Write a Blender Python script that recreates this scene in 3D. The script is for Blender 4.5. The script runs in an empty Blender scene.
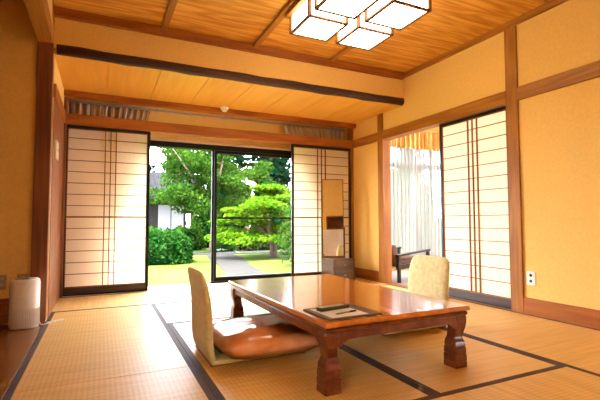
import bpy, bmesh, math, random
from mathutils import Vector, Matrix, noise
from math import sin, cos, pi, radians
random.seed(7)
S = bpy.context.scene
COL = S.collection

# ---------------------------------------------------------------- materials
def newmat(name):
    m = bpy.data.materials.new(name); m.use_nodes = True
    nt = m.node_tree; nt.nodes.clear()
    out = nt.nodes.new('ShaderNodeOutputMaterial')
    return m, nt, out

def N(nt, t, **kw):
    n = nt.nodes.new(t)
    for k, v in kw.items():
        if k.startswith('in_'): n.inputs[k[3:].replace('_', ' ')].default_value = v
        else: setattr(n, k, v)
    return n

def c4(c): return (c[0], c[1], c[2], 1.0)

def ramp(nt, fac, stops):
    r = nt.nodes.new('ShaderNodeValToRGB')
    e = r.color_ramp.elements
    while len(e) < len(stops): e.new(0.5)
    for i, (p, c) in enumerate(stops):
        e[i].position = p; e[i].color = c4(c)
    nt.links.new(fac, r.inputs[0])
    return r.outputs[0]

def pbsdf(nt, out, rough=.5, metal=0, coat=0, spec=.5, sheen=0):
    b = nt.nodes.new('ShaderNodeBsdfPrincipled')
    b.inputs['Roughness'].default_value = rough
    b.inputs['Metallic'].default_value = metal
    b.inputs['Coat Weight'].default_value = coat
    b.inputs['Coat Roughness'].default_value = .08
    b.inputs['Specular IOR Level'].default_value = spec
    b.inputs['Sheen Weight'].default_value = sheen
    nt.links.new(b.outputs[0], out.inputs[0])
    return b

def bump(nt, h, b, strength=.2, dist=.01):
    n = nt.nodes.new('ShaderNodeBump')
    n.inputs['Strength'].default_value = strength
    n.inputs['Distance'].default_value = dist
    nt.links.new(h, n.inputs['Height']); nt.links.new(n.outputs[0], b.inputs['Normal'])

def coords(nt, scale=(1, 1, 1)):
    tc = nt.nodes.new('ShaderNodeTexCoord'); mp = nt.nodes.new('ShaderNodeMapping')
    mp.inputs['Scale'].default_value = scale
    nt.links.new(tc.outputs['Object'], mp.inputs[0])
    return mp.outputs[0]

def mottled(name, a, b_, scale=8, rough=.6, bstr=.1, detail=6, coat=0, spec=.4, sheen=0, lo=.35, hi=.65):
    m, nt, out = newmat(name)
    v = coords(nt)
    n = N(nt, 'ShaderNodeTexNoise'); n.inputs['Scale'].default_value = scale; n.inputs['Detail'].default_value = detail
    nt.links.new(v, n.inputs['Vector'])
    b = pbsdf(nt, out, rough, coat=coat, spec=spec, sheen=sheen)
    nt.links.new(ramp(nt, n.outputs[0], [(lo, a), (hi, b_)]), b.inputs['Base Color'])
    if bstr: bump(nt, n.outputs[0], b, bstr)
    return m

def wood(name, a, b_, axis=0, rough=.4, coat=0, rings=6, fine=40, spec=.25, scale=1.0):
    m, nt, out = newmat(name)
    s = [3.2*scale]*3; s[axis] = .35*scale
    v = coords(nt, s)
    n = N(nt, 'ShaderNodeTexNoise'); n.inputs['Scale'].default_value = 1.6; n.inputs['Detail'].default_value = 2
    nt.links.new(v, n.inputs['Vector'])
    mu = N(nt, 'ShaderNodeMath', operation='MULTIPLY'); mu.inputs[1].default_value = rings*6.283
    nt.links.new(n.outputs[0], mu.inputs[0])
    si = N(nt, 'ShaderNodeMath', operation='SINE'); nt.links.new(mu.outputs[0], si.inputs[0])
    s2 = [fine*1.5]*3; s2[axis] = 1.5
    v2 = coords(nt, s2)
    n2 = N(nt, 'ShaderNodeTexNoise'); n2.inputs['Scale'].default_value = 1; n2.inputs['Detail'].default_value = 3
    nt.links.new(v2, n2.inputs['Vector'])
    ma = N(nt, 'ShaderNodeMath', operation='MULTIPLY_ADD'); ma.inputs[1].default_value = .16
    nt.links.new(si.outputs[0], ma.inputs[0]); nt.links.new(n2.outputs[0], ma.inputs[2])
    b = pbsdf(nt, out, rough, coat=coat, spec=spec)
    nt.links.new(ramp(nt, ma.outputs[0], [(.28, b_), (.72, a)]), b.inputs['Base Color'])
    bump(nt, ma.outputs[0], b, .06, .004)
    return m

def plain(name, c, rough=.5, metal=0, coat=0, spec=.5):
    m, nt, out = newmat(name)
    v = coords(nt)
    n = N(nt, 'ShaderNodeTexNoise'); n.inputs['Scale'].default_value = 30
    nt.links.new(v, n.inputs['Vector'])
    b = pbsdf(nt, out, rough, metal, coat, spec)
    nt.links.new(ramp(nt, n.outputs[0], [(.3, [x*.93 for x in c]), (.7, c)]), b.inputs['Base Color'])
    return m

def tatami_mat_material():
    m, nt, out = newmat('tatami_rush')
    tc = nt.nodes.new('ShaderNodeTexCoord')
    sep = nt.nodes.new('ShaderNodeSeparateXYZ'); nt.links.new(tc.outputs['Object'], sep.inputs[0])
    mu = N(nt, 'ShaderNodeMath', operation='MULTIPLY'); mu.inputs[1].default_value = 6.283/.024
    nt.links.new(sep.outputs[1], mu.inputs[0])
    si = N(nt, 'ShaderNodeMath', operation='SINE'); nt.links.new(mu.outputs[0], si.inputs[0])
    mx = N(nt, 'ShaderNodeMath', operation='MULTIPLY'); mx.inputs[1].default_value = 6.283/.012
    nt.links.new(sep.outputs[0], mx.inputs[0])
    sx = N(nt, 'ShaderNodeMath', operation='SINE'); nt.links.new(mx.outputs[0], sx.inputs[0])
    mp = nt.nodes.new('ShaderNodeMapping'); mp.inputs['Scale'].default_value = (60, 2.5, 10)
    nt.links.new(tc.outputs['Object'], mp.inputs[0])
    n = N(nt, 'ShaderNodeTexNoise'); n.inputs['Scale'].default_value = 1; n.inputs['Detail'].default_value = 4
    nt.links.new(mp.outputs[0], n.inputs['Vector'])
    a = N(nt, 'ShaderNodeMath', operation='MULTIPLY_ADD'); a.inputs[1].default_value = .10
    nt.links.new(si.outputs[0], a.inputs[0]); nt.links.new(n.outputs[0], a.inputs[2])
    a2 = N(nt, 'ShaderNodeMath', operation='MULTIPLY_ADD'); a2.inputs[1].default_value = .0
    nt.links.new(sx.outputs[0], a2.inputs[0]); nt.links.new(a.outputs[0], a2.inputs[2])
    b = pbsdf(nt, out, .42, spec=.5)
    nt.links.new(ramp(nt, a2.outputs[0], [(.25, (.60, .36, .10)), (.75, (.80, .52, .18))]), b.inputs['Base Color'])
    bump(nt, a2.outputs[0], b, .25, .003)
    return m

def paper_material(name, col=(.95, .885, .76), tr=.6):
    m, nt, out = newmat(name)
    v = coords(nt)
    n = N(nt, 'ShaderNodeTexNoise'); n.inputs['Scale'].default_value = 60; n.inputs['Detail'].default_value = 5
    nt.links.new(v, n.inputs['Vector'])
    cc = ramp(nt, n.outputs[0], [(.3, [x*.95 for x in col]), (.7, col)])
    d = N(nt, 'ShaderNodeBsdfDiffuse'); t = N(nt, 'ShaderNodeBsdfTranslucent'); mx = N(nt, 'ShaderNodeMixShader')
    mx.inputs[0].default_value = tr
    nt.links.new(cc, d.inputs[0]); nt.links.new(cc, t.inputs[0])
    nt.links.new(d.outputs[0], mx.inputs[1]); nt.links.new(t.outputs[0], mx.inputs[2]); nt.links.new(mx.outputs[0], out.inputs[0])
    return m

def glass_material(name, tint=(1, 1, 1), refl=.06, rough=.02):
    m, nt, out = newmat(name)
    t = N(nt, 'ShaderNodeBsdfTransparent'); t.inputs[0].default_value = c4(tint)
    g = N(nt, 'ShaderNodeBsdfGlossy'); g.inputs['Roughness'].default_value = rough
    f = N(nt, 'ShaderNodeFresnel'); f.inputs[0].default_value = 1.45
    mu = N(nt, 'ShaderNodeMath', operation='MULTIPLY'); mu.inputs[1].default_value = refl/.04
    nt.links.new(f.outputs[0], mu.inputs[0])
    mx = N(nt, 'ShaderNodeMixShader')
    nt.links.new(mu.outputs[0], mx.inputs[0]); nt.links.new(t.outputs[0], mx.inputs[1]); nt.links.new(g.outputs[0], mx.inputs[2])
    nt.links.new(mx.outputs[0], out.inputs[0])
    return m

def sheer_material(name, col, opac=.55):
    m, nt, out = newmat(name)
    v = coords(nt)
    n = N(nt, 'ShaderNodeTexNoise'); n.inputs['Scale'].default_value = 90
    nt.links.new(v, n.inputs['Vector'])
    cc = ramp(nt, n.outputs[0], [(.3, [x*.92 for x in col]), (.7, col)])
    t = N(nt, 'ShaderNodeBsdfTransparent')
    tl = N(nt, 'ShaderNodeBsdfTranslucent'); d = N(nt, 'ShaderNodeBsdfDiffuse')
    nt.links.new(cc, tl.inputs[0]); nt.links.new(cc, d.inputs[0])
    m1 = N(nt, 'ShaderNodeMixShader'); m1.inputs[0].default_value = .6
    nt.links.new(d.outputs[0], m1.inputs[1]); nt.links.new(tl.outputs[0], m1.inputs[2])
    m2 = N(nt, 'ShaderNodeMixShader'); m2.inputs[0].default_value = opac
    nt.links.new(t.outputs[0], m2.inputs[1]); nt.links.new(m1.outputs[0], m2.inputs[2])
    nt.links.new(m2.outputs[0], out.inputs[0])
    return m

def leaf_material(name, a, b_, tr=.45, scale=1.2):
    m, nt, out = newmat(name)
    v = coords(nt)
    n = N(nt, 'ShaderNodeTexNoise'); n.inputs['Scale'].default_value = scale*3; n.inputs['Detail'].default_value = 6
    nt.links.new(v, n.inputs['Vector'])
    cc = ramp(nt, n.outputs[0], [(.35, a), (.65, b_)])
    d = N(nt, 'ShaderNodeBsdfDiffuse'); t = N(nt, 'ShaderNodeBsdfTranslucent'); mx = N(nt, 'ShaderNodeMixShader')
    mx.inputs[0].default_value = tr
    nt.links.new(cc, d.inputs[0]); nt.links.new(cc, t.inputs[0])
    nt.links.new(d.outputs[0], mx.inputs[1]); nt.links.new(t.outputs[0], mx.inputs[2])
    nt.links.new(mx.outputs[0], out.inputs[0])
    return m

def emit_material(name, col, st):
    m, nt, out = newmat(name)
    e = N(nt, 'ShaderNodeEmission'); e.inputs[0].default_value = c4(col); e.inputs[1].default_value = st
    nt.links.new(e.outputs[0], out.inputs[0])
    return m

def stripe_cloth(name, a, b_, c_, tr=.35):
    m, nt, out = newmat(name)
    tc = nt.nodes.new('ShaderNodeUVMap')
    mp = nt.nodes.new('ShaderNodeMapping'); mp.inputs['Scale'].default_value = (26, .3, 1)
    nt.links.new(tc.outputs[0], mp.inputs[0])
    n = N(nt, 'ShaderNodeTexNoise'); n.inputs['Scale'].default_value = 1.6; n.inputs['Detail'].default_value = 2
    nt.links.new(mp.outputs[0], n.inputs['Vector'])
    cc = ramp(nt, n.outputs[0], [(.32, a), (.5, b_), (.66, c_)])
    d = N(nt, 'ShaderNodeBsdfDiffuse'); t = N(nt, 'ShaderNodeBsdfTranslucent'); mx = N(nt, 'ShaderNodeMixShader')
    mx.inputs[0].default_value = tr
    nt.links.new(cc, d.inputs[0]); nt.links.new(cc, t.inputs[0])
    nt.links.new(d.outputs[0], mx.inputs[1]); nt.links.new(t.outputs[0], mx.inputs[2]); nt.links.new(mx.outputs[0], out.inputs[0])
    return m

M = {}
M['plaster'] = mottled('ochre_plaster', (.74, .475, .14), (.79, .52, .165), 45, .9, .1, spec=.1)
M['trimx'] = wood('cedar_x', (.37, .150, .020), (.26, .092, .011), 0, .45)
M['trimy'] = wood('cedar_y', (.37, .150, .020), (.26, .092, .011), 1, .45)
M['trimz'] = wood('cedar_z', (.37, .150, .020), (.26, .092, .011), 2, .45)
M['darkz'] = wood('old_cedar_z', (.25, .085, .03), (.16, .05, .018), 2, .45)
M['darkx'] = wood('old_cedar_x', (.36, .112, .016), (.25, .068, .010), 0, .45)
M['darky'] = wood('old_cedar_y', (.36, .112, .016), (.25, .068, .010), 1, .45)
M['ceil'] = wood('ceiling_board', (.70, .35, .06), (.46, .18, .022), 0, .5, rings=9, fine=14)
M['ceillow'] = wood('low_ceiling_board', (.74, .37, .065), (.66, .31, .05), 1, .35, rings=2, fine=20)
M['log'] = wood('dark_log', (.085, .035, .022), (.035, .014, .01), 0, .5, rings=3)
M['floorwood'] = wood('alcove_board', (.22, .075, .02), (.13, .038, .01), 1, .2, coat=.3)
M['sill'] = wood('sill_wood', (.62, .40, .22), (.50, .30, .15), 0, .4)
M['straw'] = mottled('straw_floor', (.55, .34, .12), (.66, .43, .17), 20, .6)
M['tatami'] = tatami_mat_material()
M['heri'] = mottled('border_cloth', (.055, .03, .028), (.085, .048, .045), 300, .7, .1)
M['lacquer'] = plain('black_lacquer', (.010, .008, .008), .35, spec=.25)
M['kick'] = wood('dark_kick_board', (.075, .045, .03), (.045, .026, .018), 0, .4)
M['kicky'] = wood('dark_kick_board_y', (.075, .045, .03), (.045, .026, .018), 1, .4)
M['bar'] = wood('lattice_wood', (.24, .095, .03), (.16, .06, .018), 2, .5)
M['paper'] = paper_material('shoji_paper')
M['glass'] = glass_material('window_glass', refl=.008)
M['sash'] = plain('bronze_sash', (.008, .008, .008), .5, 0, spec=.15)
M['table'] = wood('lacquered_table', (.55, .19, .032), (.42, .125, .02), 1, .18, coat=.6, rings=5, fine=22)
M['tabledark'] = wood('lacquered_table_dark', (.18, .047, .014), (.095, .022, .007), 1, .28, coat=.35, rings=3, fine=22)
M['zfab'] = mottled('green_beige_brocade', (.60, .53, .22), (.74, .66, .34), 26, .85, .15, 3, sheen=.3)
M['zwood'] = wood('chair_shell_wood', (.40, .20, .08), (.28, .12, .045), 0, .4)
M['cush'] = mottled('orange_cushion', (.84, .33, .11), (.92, .46, .20), 14, .7, .15)
M['wrap'] = glass_material('clear_plastic_wrap', (.99, .985, .985), .07, .16)
M['white'] = plain('white_plastic', (.86, .84, .80), .35)
M['grey'] = plain('grey_plastic', (.36, .34, .32), .4)
M['beige'] = plain('beige_plastic', (.42, .27, .12), .5)
M['ivory'] = plain('ivory_plastic', (.75, .62, .45), .4)
M['black'] = plain('black_plastic', (.02, .018, .018), .35)
M['leather'] = mottled('brown_leather_board', (.06, .032, .02), (.085, .045, .03), 120, .4, .1)
M['paperw'] = plain('printed_paper', (.85, .84, .82), .6)
M['lamp'] = emit_material('lantern_paper', (1, .82, .56), 12.0)
M['mirror'] = plain('mirror_silver', (.92, .92, .92), .01, 1)
M['vanity'] = wood('vanity_wood', (.10, .06, .04), (.06, .035, .025), 0, .3, coat=.4)
M['curtain'] = stripe_cloth('striped_drape', (.46, .25, .12), (.82, .62, .42), (.98, .93, .84), tr=.3)
M['sheer'] = sheer_material('sheer_white', (.42, .41, .38), .6)
M['valance'] = stripe_cloth('gold_valance', (.50, .27, .08), (.68, .42, .15), (.80, .55, .24))
M['carpet'] = mottled('grey_carpet', (.30, .27, .25), (.40, .37, .35), 200, .9, .2)
M['chairdark'] = wood('dark_stained_wood', (.02, .011, .008), (.012, .007, .005), 0, .3, coat=.3)
M['chairfab'] = mottled('brown_upholstery', (.07, .026, .014), (.10, .04, .02), 90, .8)
M['lawn'] = mottled('lawn', (.016, .034, .003), (.046, .062, .008), 1.6, .95, .3, 10, spec=.05)
M['gravel'] = mottled('grey_gravel', (0.01013, 0.009792, 0.009114), (0.01486, 0.01418, 0.01316), 14, .95, .3, 10, spec=.1)
M['leafL'] = leaf_material('light_green_leaf', (0.006138, 0.03069, 0.003069), (0.0266, 0.0532, 0.006138))
M['leafM'] = leaf_material('maple_leaf', (.010, .060, .002), (.075, .125, .006))
M['leafH'] = leaf_material('hedge_leaf', (0.002783, 0.02225, 0.002783), (0.0153, 0.04731, 0.006956), .3)
M['leafD'] = leaf_material('evergreen_leaf', (0.0006547, 0.005729, 0.002455), (0.002455, 0.01555, 0.006547), .3)
M['leafR'] = leaf_material('azalea_leaf', (0.007161, 0.01535, 0.003069), (0.02455, 0.0266, 0.007161), .3)
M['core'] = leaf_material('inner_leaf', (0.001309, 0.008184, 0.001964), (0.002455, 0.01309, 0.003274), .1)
M['bark'] = mottled('bark', (.05, .03, .022), (.11, .07, .05), 12, .9, .5)
M['hwall'] = wood('weathered_wall', (0.01023, 0.007676, 0.006138), (0.006138, 0.004603, 0.00358), 2, .8)
M['hroof'] = mottled('grey_tile', (.0035, .0036, .0042), (.0075, .0075, .009), 3, .8, spec=.05)
M['hwhite'] = plain('white_shutter_paper', (0.1535, 0.1514, 0.1596), .8)

# ---------------------------------------------------------------- mesh helpers
def bx(bm, x0, x1, y0, y1, z0, z1, bev=0, rot=None, seg=2):
    vs = [bm.verts.new((x, y, z)) for x in (x0, x1) for y in (y0, y1) for z in (z0, z1)]
    fs = [(0, 1, 3, 2), (4, 6, 7, 5), (0, 4, 5, 1), (2, 3, 7, 6), (0, 2, 6, 4), (1, 5, 7, 3)]
    F = [bm.faces.new([vs[i] for i in f]) for f in fs]
    if bev:
        es = list({e for f in F for e in f.edges})
        r = bmesh.ops.bevel(bm, geom=es, offset=bev, segments=seg, affect='EDGES', profile=.5)
        vs = list({v for f in r['faces'] for v in f.verts} | {v for v in vs if v.is_valid})
    if rot is not None:
        bmesh.ops.transform(bm, matrix=rot, verts=[v for v in vs if v.is_valid])

def BM(): return bmesh.new()

def link(name, bm, m, parent=None, smooth=False, mods=None):
    bmesh.ops.recalc_face_normals(bm, faces=bm.faces)
    me = bpy.data.meshes.new(name); bm.to_mesh(me); bm.free()
    me.materials.append(m if not isinstance(m, str) else M[m])
    if smooth:
        for p in me.polygons: p.use_smooth = True
    o = bpy.data.objects.new(name, me); COL.objects.link(o)
    if parent: o.parent = parent
    return o

def box(name, m, x0, x1, y0, y1, z0, z1, parent=None, bev=0.002):
    b = BM(); bx(b, x0, x1, y0, y1, z0, z1, bev)
    return link(name, b, m, parent)

def thing(name, label, cat, loc=(0, 0, 0), rz=0, group=None, kind=None):
    o = bpy.data.objects.new(name, None); COL.objects.link(o)
    o.empty_display_size = .05
    o.location = loc; o.rotation_euler = (0, 0, rz)
    return tag(o, label, cat, group, kind)

def tag(o, label=None, cat=None, group=None, kind=None):
    if label: o['label'] = label
    if cat: o['category'] = cat
    if group: o['group'] = group
    if kind: o['kind'] = kind
    return o

def struct(o, label=None, cat=None): return tag(o, label, cat, kind='structure')

def dup(root, loc, rz, label, group=None):
    r = root.copy(); COL.objects.link(r); r.location = loc; r.rotation_euler = (0, 0, rz); r['label'] = label
    if group: r['group'] = group
    def rec(src, dst):
        for ch in [c for c in src.children]:
            c = ch.copy(); COL.objects.link(c); c.parent = dst; rec(ch, c)
    rec(root, r)
    return r

def tube(bm, pts, rad, n=10, cap=True):
    rings = []
    pts = [Vector(p) for p in pts]
    for i, p in enumerate(pts):
        a = pts[max(i-1, 0)]; b = pts[min(i+1, len(pts)-1)]
        t = (b-a).normalized()
        up = Vector((0, 0, 1)) if abs(t.z) < .95 else Vector((1, 0, 0))
        u = t.cross(up).normalized(); v = t.cross(u).normalized()
        r = rad[i] if isinstance(rad, (list, tuple)) else rad
        rings.append([bm.verts.new(p+u*r*cos(2*pi*k/n)+v*r*sin(2*pi*k/n)) for k in range(n)])
    for a, b in zip(rings, rings[1:]):
        for k in range(n): bm.faces.new((a[k], a[(k+1) % n], b[(k+1) % n], b[k]))
    if cap:
        bm.faces.new(rings[0][::-1]); bm.faces.new(rings[-1])

def loft(bm, rings, cap=True):
    R = [[bm.verts.new(p) for p in r] for r in rings]
    n = len(R[0])
    for a, b in zip(R, R[1:]):
        for k in range(n): bm.faces.new((a[k], a[(k+1) % n], b[(k+1) % n], b[k]))
    if cap:
        bm.faces.new(R[0][::-1]); bm.faces.new(R[-1])

def subsurf(o, lv=2):
    m = o.modifiers.new('subdivision', 'SUBSURF'); m.levels = lv; m.render_levels = lv

# ================================================================= THE ROOM
XL, XR = -.389, 3.33
YB = 5.18                      # plane of the paper doors
YD = 4.00                      # hanging wall with the log
ZC, ZL = 2.61, 2.225
ZK, ZN = 1.872, 1.99           # under and upper edge of the rail beams
YR = -1.2
WT = .10

# floor slab
b = BM(); bx(b, -1.5, XR+WT, YR-.1, YB+.06, -.16, -.05)
struct(link('floor', b, 'straw'), 'straw coloured floor base under the mats')

# --- tatami mats
def tatami(x0, x1, y0, y1, along, label, first=[None]):
    g = 'straw mats covering the floor'
    t = thing('tatami_mat', label, 'tatami mat', ((x0+x1)/2, (y0+y1)/2, -.05), 0 if along == 'x' else pi/2, g)
    L, Wd = ((x1-x0, y1-y0) if along == 'x' else (y1-y0, x1-x0))
    L -= .003; Wd -= .003
    b = BM(); bx(b, -L/2, L/2, -Wd/2, Wd/2, 0, .05, .002); link('woven_surface', b, 'tatami', t)
    for s in (-1, 1):
        b = BM(); y = s*(Wd/2-.0165)
        bx(b, -L/2-.0005, L/2+.0005, y-.017, y+.017, .01, .0515, .001)
        link('cloth_border', b, 'heri', t)
X0, X1, X2, X3 = XL, .488, 1.41, 2.33
Y0, Y1, Y2, Y3 = 1.51, 3.43, 4.31, YB-.05
tatami(X0, X1, 2.39, Y2, 'y', 'long straw tatami mat beside the dark plank floor and white purifier')
tatami(X0, X1, .47, 2.39, 'y', 'nearest straw tatami mat at left, with a plain seam against the mat beyond it')
tatami(X1, X3, Y1, Y2, 'x', 'sunlit straw mat lying crosswise beyond the far end of the low table')
tatami(X1, X2, Y0, Y1, 'y', 'straw mat under the left half of the low table and the orange cushion')
tatami(X2, X3, Y0, Y1, 'y', 'straw mat under the right half of the low table')
tatami(X1, X3, .59, Y0, 'x', 'straw mat lying crosswise nearest the viewer in front of the low table')
tatami(X3, XR, 2.4, Y2, 'y', 'straw mat along the right paper door and the opening')
tatami(X3, XR, .48, 2.4, 'y', 'straw mat along the bare right wall under the white outlet')
tatami(X0, 1.47, Y2, Y3, 'x', 'straw mat lying crosswise in front of the left paper door')
tatami(1.47, XR, Y2, Y3, 'x', 'straw mat lying crosswise in front of the standing mirror')

# --- back line: sill, beam, doors
struct(box('trim_1', 'sill', XL, XR, YB-.05, 5.56, -.06, .0, bev=.004), 'wooden sill in front of the garden window')
struct(box('trim_2', 'darkx', XL, XR, YB-.03, YB+.022, ZK, ZN, bev=.004), 'brown rail beam over the paper doors of the back')
struct(box('trim_3', 'darkx', XL, XR, 5.07, 5.16, ZL-.062, ZL+.01, bev=.003), 'brown edge beam at the back of the low ceiling')
# corner pillar right
struct(box('trim_4', 'trimz', XR-.035, XR+.075, YB-.035, YB+.08, 0, ZL, bev=.004), 'square wooden corner pillar at the back right')

# --- right wall : pieces
def wall_piece(name, *a, m='plaster'): return struct(box(name, m, *a, bev=0))
b = BM()
bx(b, XR, XR+WT, YR, 2.46, 0, ZC+.25)             # bare wall nearest
bx(b, XR, XR+WT, 2.57, 4.42, ZN, ZC+.25)          # above the opening
bx(b, XR, XR+WT, 4.53, YB-.03, 0, ZC+.25)         # back bit
bx(b, XR, XR+WT, 4.42, 4.53, 2.2, ZC+.25)
struct(link('wall_right', b, 'plaster'), 'ochre plaster wall on the right')
struct(box('trim_5', 'trimz', XR-.018, XR+WT+.01, 2.455, 2.573, 0, ZC, bev=.004), 'square wooden pillar beside the right paper door')
struct(box('trim_6', 'trimz', XR-.018, XR+WT+.01, 4.42, 4.53, 0, 2.26, bev=.004), 'square wooden pillar beside the opening')
struct(box('trim_7', 'trimy', XR-.022, XR+WT+.01, YR, 2.455, ZK, ZN, bev=.004), 'rail beam across the bare right wall')
struct(box('trim_8', 'trimy', XR-.022, XR+WT+.01, 2.573, 4.42, ZK, ZN, bev=.004), 'rail beam over the opening and right paper door')
struct(box('trim_9', 'trimy', XR-.022, XR+.02, 4.53, YB-.03, ZK, ZN, bev=.004), 'short rail beam between opening pillar and back corner')
struct(box('baseboard_right', 'darky', XR-.014, XR+.02, YR, 2.455, 0, .142, bev=.002), 'brown baseboard of the bare right wall')
struct(box('baseboard_back_right', 'darky', XR-.014, XR+.02, 4.53, YB-.035, 0, .142, bev=.002), 'brown baseboard beside the mirror')
struct(box('trim_10', 'trimy', XR, XR+WT, 2.573, 4.42, -.05, .004, bev=.002), 'wooden threshold of the right opening')
struct(box('trim_11', 'trimy', XR-.03, XR+.02, YR, YD, ZC-.055, ZC, bev=.003), 'ceiling moulding along the right wall')

# --- hanging wall + log
struct(box('wall_hanging', 'plaster', XL, XR, YD, YD+.09, 2.27, ZC+.25, bev=0), 'narrow plaster wall hanging above the log')
b = BM()
pts = [(XL+.02+(XR-XL-.03)*k/20, YD+.03, 2.272+.003*sin(k*1.7)) for k in range(21)]
tube(b, pts, [.047+.002*sin(k*2.3) for k in range(21)], 16)
struct(link('trim_12', b, 'log', smooth=True), 'dark round log under the hanging wall')
struct(box('trim_13', 'darkx', XL, XR-.03, YD-.05, YD, ZC-.075, ZC, bev=.003), 'brown ceiling moulding along the hanging wall')

# --- main ceiling: boards along x, battens along y
b = BM(); y = YR; w = .615
y = 2.755-.615*7
while y < YD-.02:
    bx(b, XL, XR, max(y+.003, YR), min(y+w-.003, YD), ZC, ZC+.018, .0015, seg=1); y += w
bx(b, -1.5, XR+WT, YR-.1, YD+.1, ZC+.03, ZC+.06)
ceil = struct(link('ceiling', b, 'ceil'), 'wooden board ceiling')
for xx in (.495, 1.385, 2.28, 3.1):
    if xx < 3: box('batten', 'trimy', xx-.028, xx+.028, YR, YD-.05, ZC-.032, ZC, ceil, bev=.003)
# low ceiling: boards along y
b = BM(); x = .03-.455
while x < XR:
    bx(b, max(x+.003, XL), min(x+.455-.003, XR), YD+.03, 5.12, ZL, ZL+.015, .001, seg=1); x += .455
bx(b, XL, XR, YD+.03, 5.6, ZL+.02, ZL+.05)
struct(link('ceiling_low', b, 'ceillow'), 'lower wooden ceiling by the garden window')

# --- left side
b = BM()
bx(b, XL-.06, XL, 4.08, 5.5, ZN, ZC+.2)
bx(b, XL-.06, XL, 4.08, 5.5, 0, ZK)
struct(link('wall_left', b, 'plaster'), 'ochre plaster wall left of the back bay')
b = BM(); bx(b, XL-.03, XL+.006, 4.10, YB-.04, .0, ZK, .002)
struct(link('door_3', b, 'darkz'), 'brown wooden side door panel left of the back bay')
struct(box('trim_14', 'darky', XL-.03, XL+.02, 4.08, YB-.03, ZK, ZN, bev=.003), 'brown rail beam above the side panel')
struct(box('trim_15', 'darkz', XL-.114, XL, YD-.03, YD+.08, 0, 2.30, bev=.004), 'dark square pillar at the alcove corner')
struct(box('trim_16', 'darkz', XL-.03, XL+.03, YB-.05, YB+.08, 0, ZL, bev=.004), 'slim dark pillar at the back left corner')
struct(box('trim_17', 'trimy', XL-.114, XL, 1.2, YD+.08, 2.295, 2.43, bev=.004), 'lintel beam over the left alcove')
b = BM(); bx(b, XL-.10, XL-.012, 1.2, YD+.08, 2.42, ZC+.2); struct(link('wall_over_alcove', b, 'plaster'), 'plaster strip above the alcove lintel')
b = BM(); bx(b, -1.5, XL-.114, YD-.01, YD+.1, 0, 3.0); struct(link('wall_alcove', b, 'plaster'), 'ochre end wall of the left alcove')
b = BM(); bx(b, -1.6, -1.42, 1.1, YD, 0, 3.0); struct(link('wall_alcove_side', b, 'darkz'), 'unseen side wall of the alcove, made dark wood to cut bounce light')  # out of view; dark wood chosen to reduce bounce light in the alcove
b = BM(); bx(b, -1.5, XL, 1.1, 1.2, 0, 3.0); bx(b, XL-.1, XL, YR, 1.2, 0, .5); bx(b, XL-.1, XL, YR, 1.2, 2.0, 3.0); bx(b, XL-.1, XL, YR, -1.0, .5, 2.0); bx(b, XL-.1, XL, 1.0, 1.2, .5, 2.0)
struct(link('wall_side', b, 'plaster'), 'plaster side wall of the left alcove')
b = BM(); bx(b, -1.5, XL-.05, 1.1, YD+.1, 2.9, 3.0); struct(link('ceiling_alcove', b, 'darky'), 'board ceiling of the alcove')  # out of view, also kept dark against bounce light
b = BM()
for k in range(4): bx(b, -1.42+k*.2576, -1.42+(k+1)*.2576-.002, 1.2, YD-.01, -.05, .0, .001, seg=1)
struct(link('floor_alcove', b, 'floorwood'), 'dark polished plank floor of the alcove')
struct(box('baseboard_alcove', 'darkx', -1.42, XL-.114, YD-.025, YD-.008, 0, .2, bev=.002), 'brown baseboard of the alcove end wall')
# rear wall
b = BM(); bx(b, -1.5, XR+WT, YR-.1, YR, 0, 2.9); struct(link('wall_rear', b, 'plaster'), 'plaster wall behind the viewer')

# ================================================================= SHOJI
ROWS_UP, ROW = 8, .1245
def shoji(name, label, along, w, first_bar, pitch, midrail=True):
    """panel in local x (0..w), thickness along local y (0..0.03), front at y=0"""
    t = thing(name, label, None, kind='structure')
    kick = .088; top = ZK-.004; fw = .030
    b = BM()
    bx(b, 0, fw, 0, .03, .003, top, .002); bx(b, w-fw, w, 0, .03, .003, top, .002)
    bx(b, fw, w-fw, 0, .03, top-.032, top, .002); bx(b, fw, w-fw, 0, .03, .003, .02, .002)
    link('frame', b, 'lacquer', t)
    b = BM(); bx(b, fw, w-fw, .006, .026, .02, kick, .001); link('kick_board', b, 'kick' , t)
    b = BM(); bx(b, fw, w-fw, .019, .0205, kick, top-.032); link('paper', b, 'paper', t)
    b = BM()
    z0 = kick+.012
    bx(b, fw, w-fw, .004, .019, kick, z0)                       # lower rail
    zm = .857
    zs = [zm+ROW*k for k in range(-6, 8)]
    for z in zs:
        if z < kick+.03 or z > top-.05: continue
        h = .0085 if (abs(z-zm) < .01 and midrail) else .0034
        bx(b, fw, w-fw, .006, .018, z-h/1.0, z+h/1.0)
    for k in range(3):
        xx = first_bar+k*pitch
        bx(b, xx-.0052, xx+.0052, .003, .018, kick, top-.032)
    bx(b, fw, fw+.007, .006, .019, kick, top-.032); bx(b, w-fw-.007, w-fw, .006, .019, kick, top-.032)
    bx(b, fw, w-fw, .006, .019, top-.039, top-.032)
    link('lattice', b, 'bar', t)
    return t
d1 = shoji('door_1', 'left paper sliding door with black frame, beside the garden window', 'x', .885, .405, .056)
d1.location = (XL+.012, YB-.012, 0)
d2 = shoji('door_2', 'paper sliding door behind the standing mirror', 'x', .955, .405, .063)
d2.location = (2.345, YB-.012, 0)
d4 = shoji('door_4', 'paper sliding door in the right wall beside the opening', 'y', .87, .385, .056, False)
d4.location = (XR+.03, 3.452, 0); d4.rotation_euler = (0, 0, -pi/2)

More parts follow.
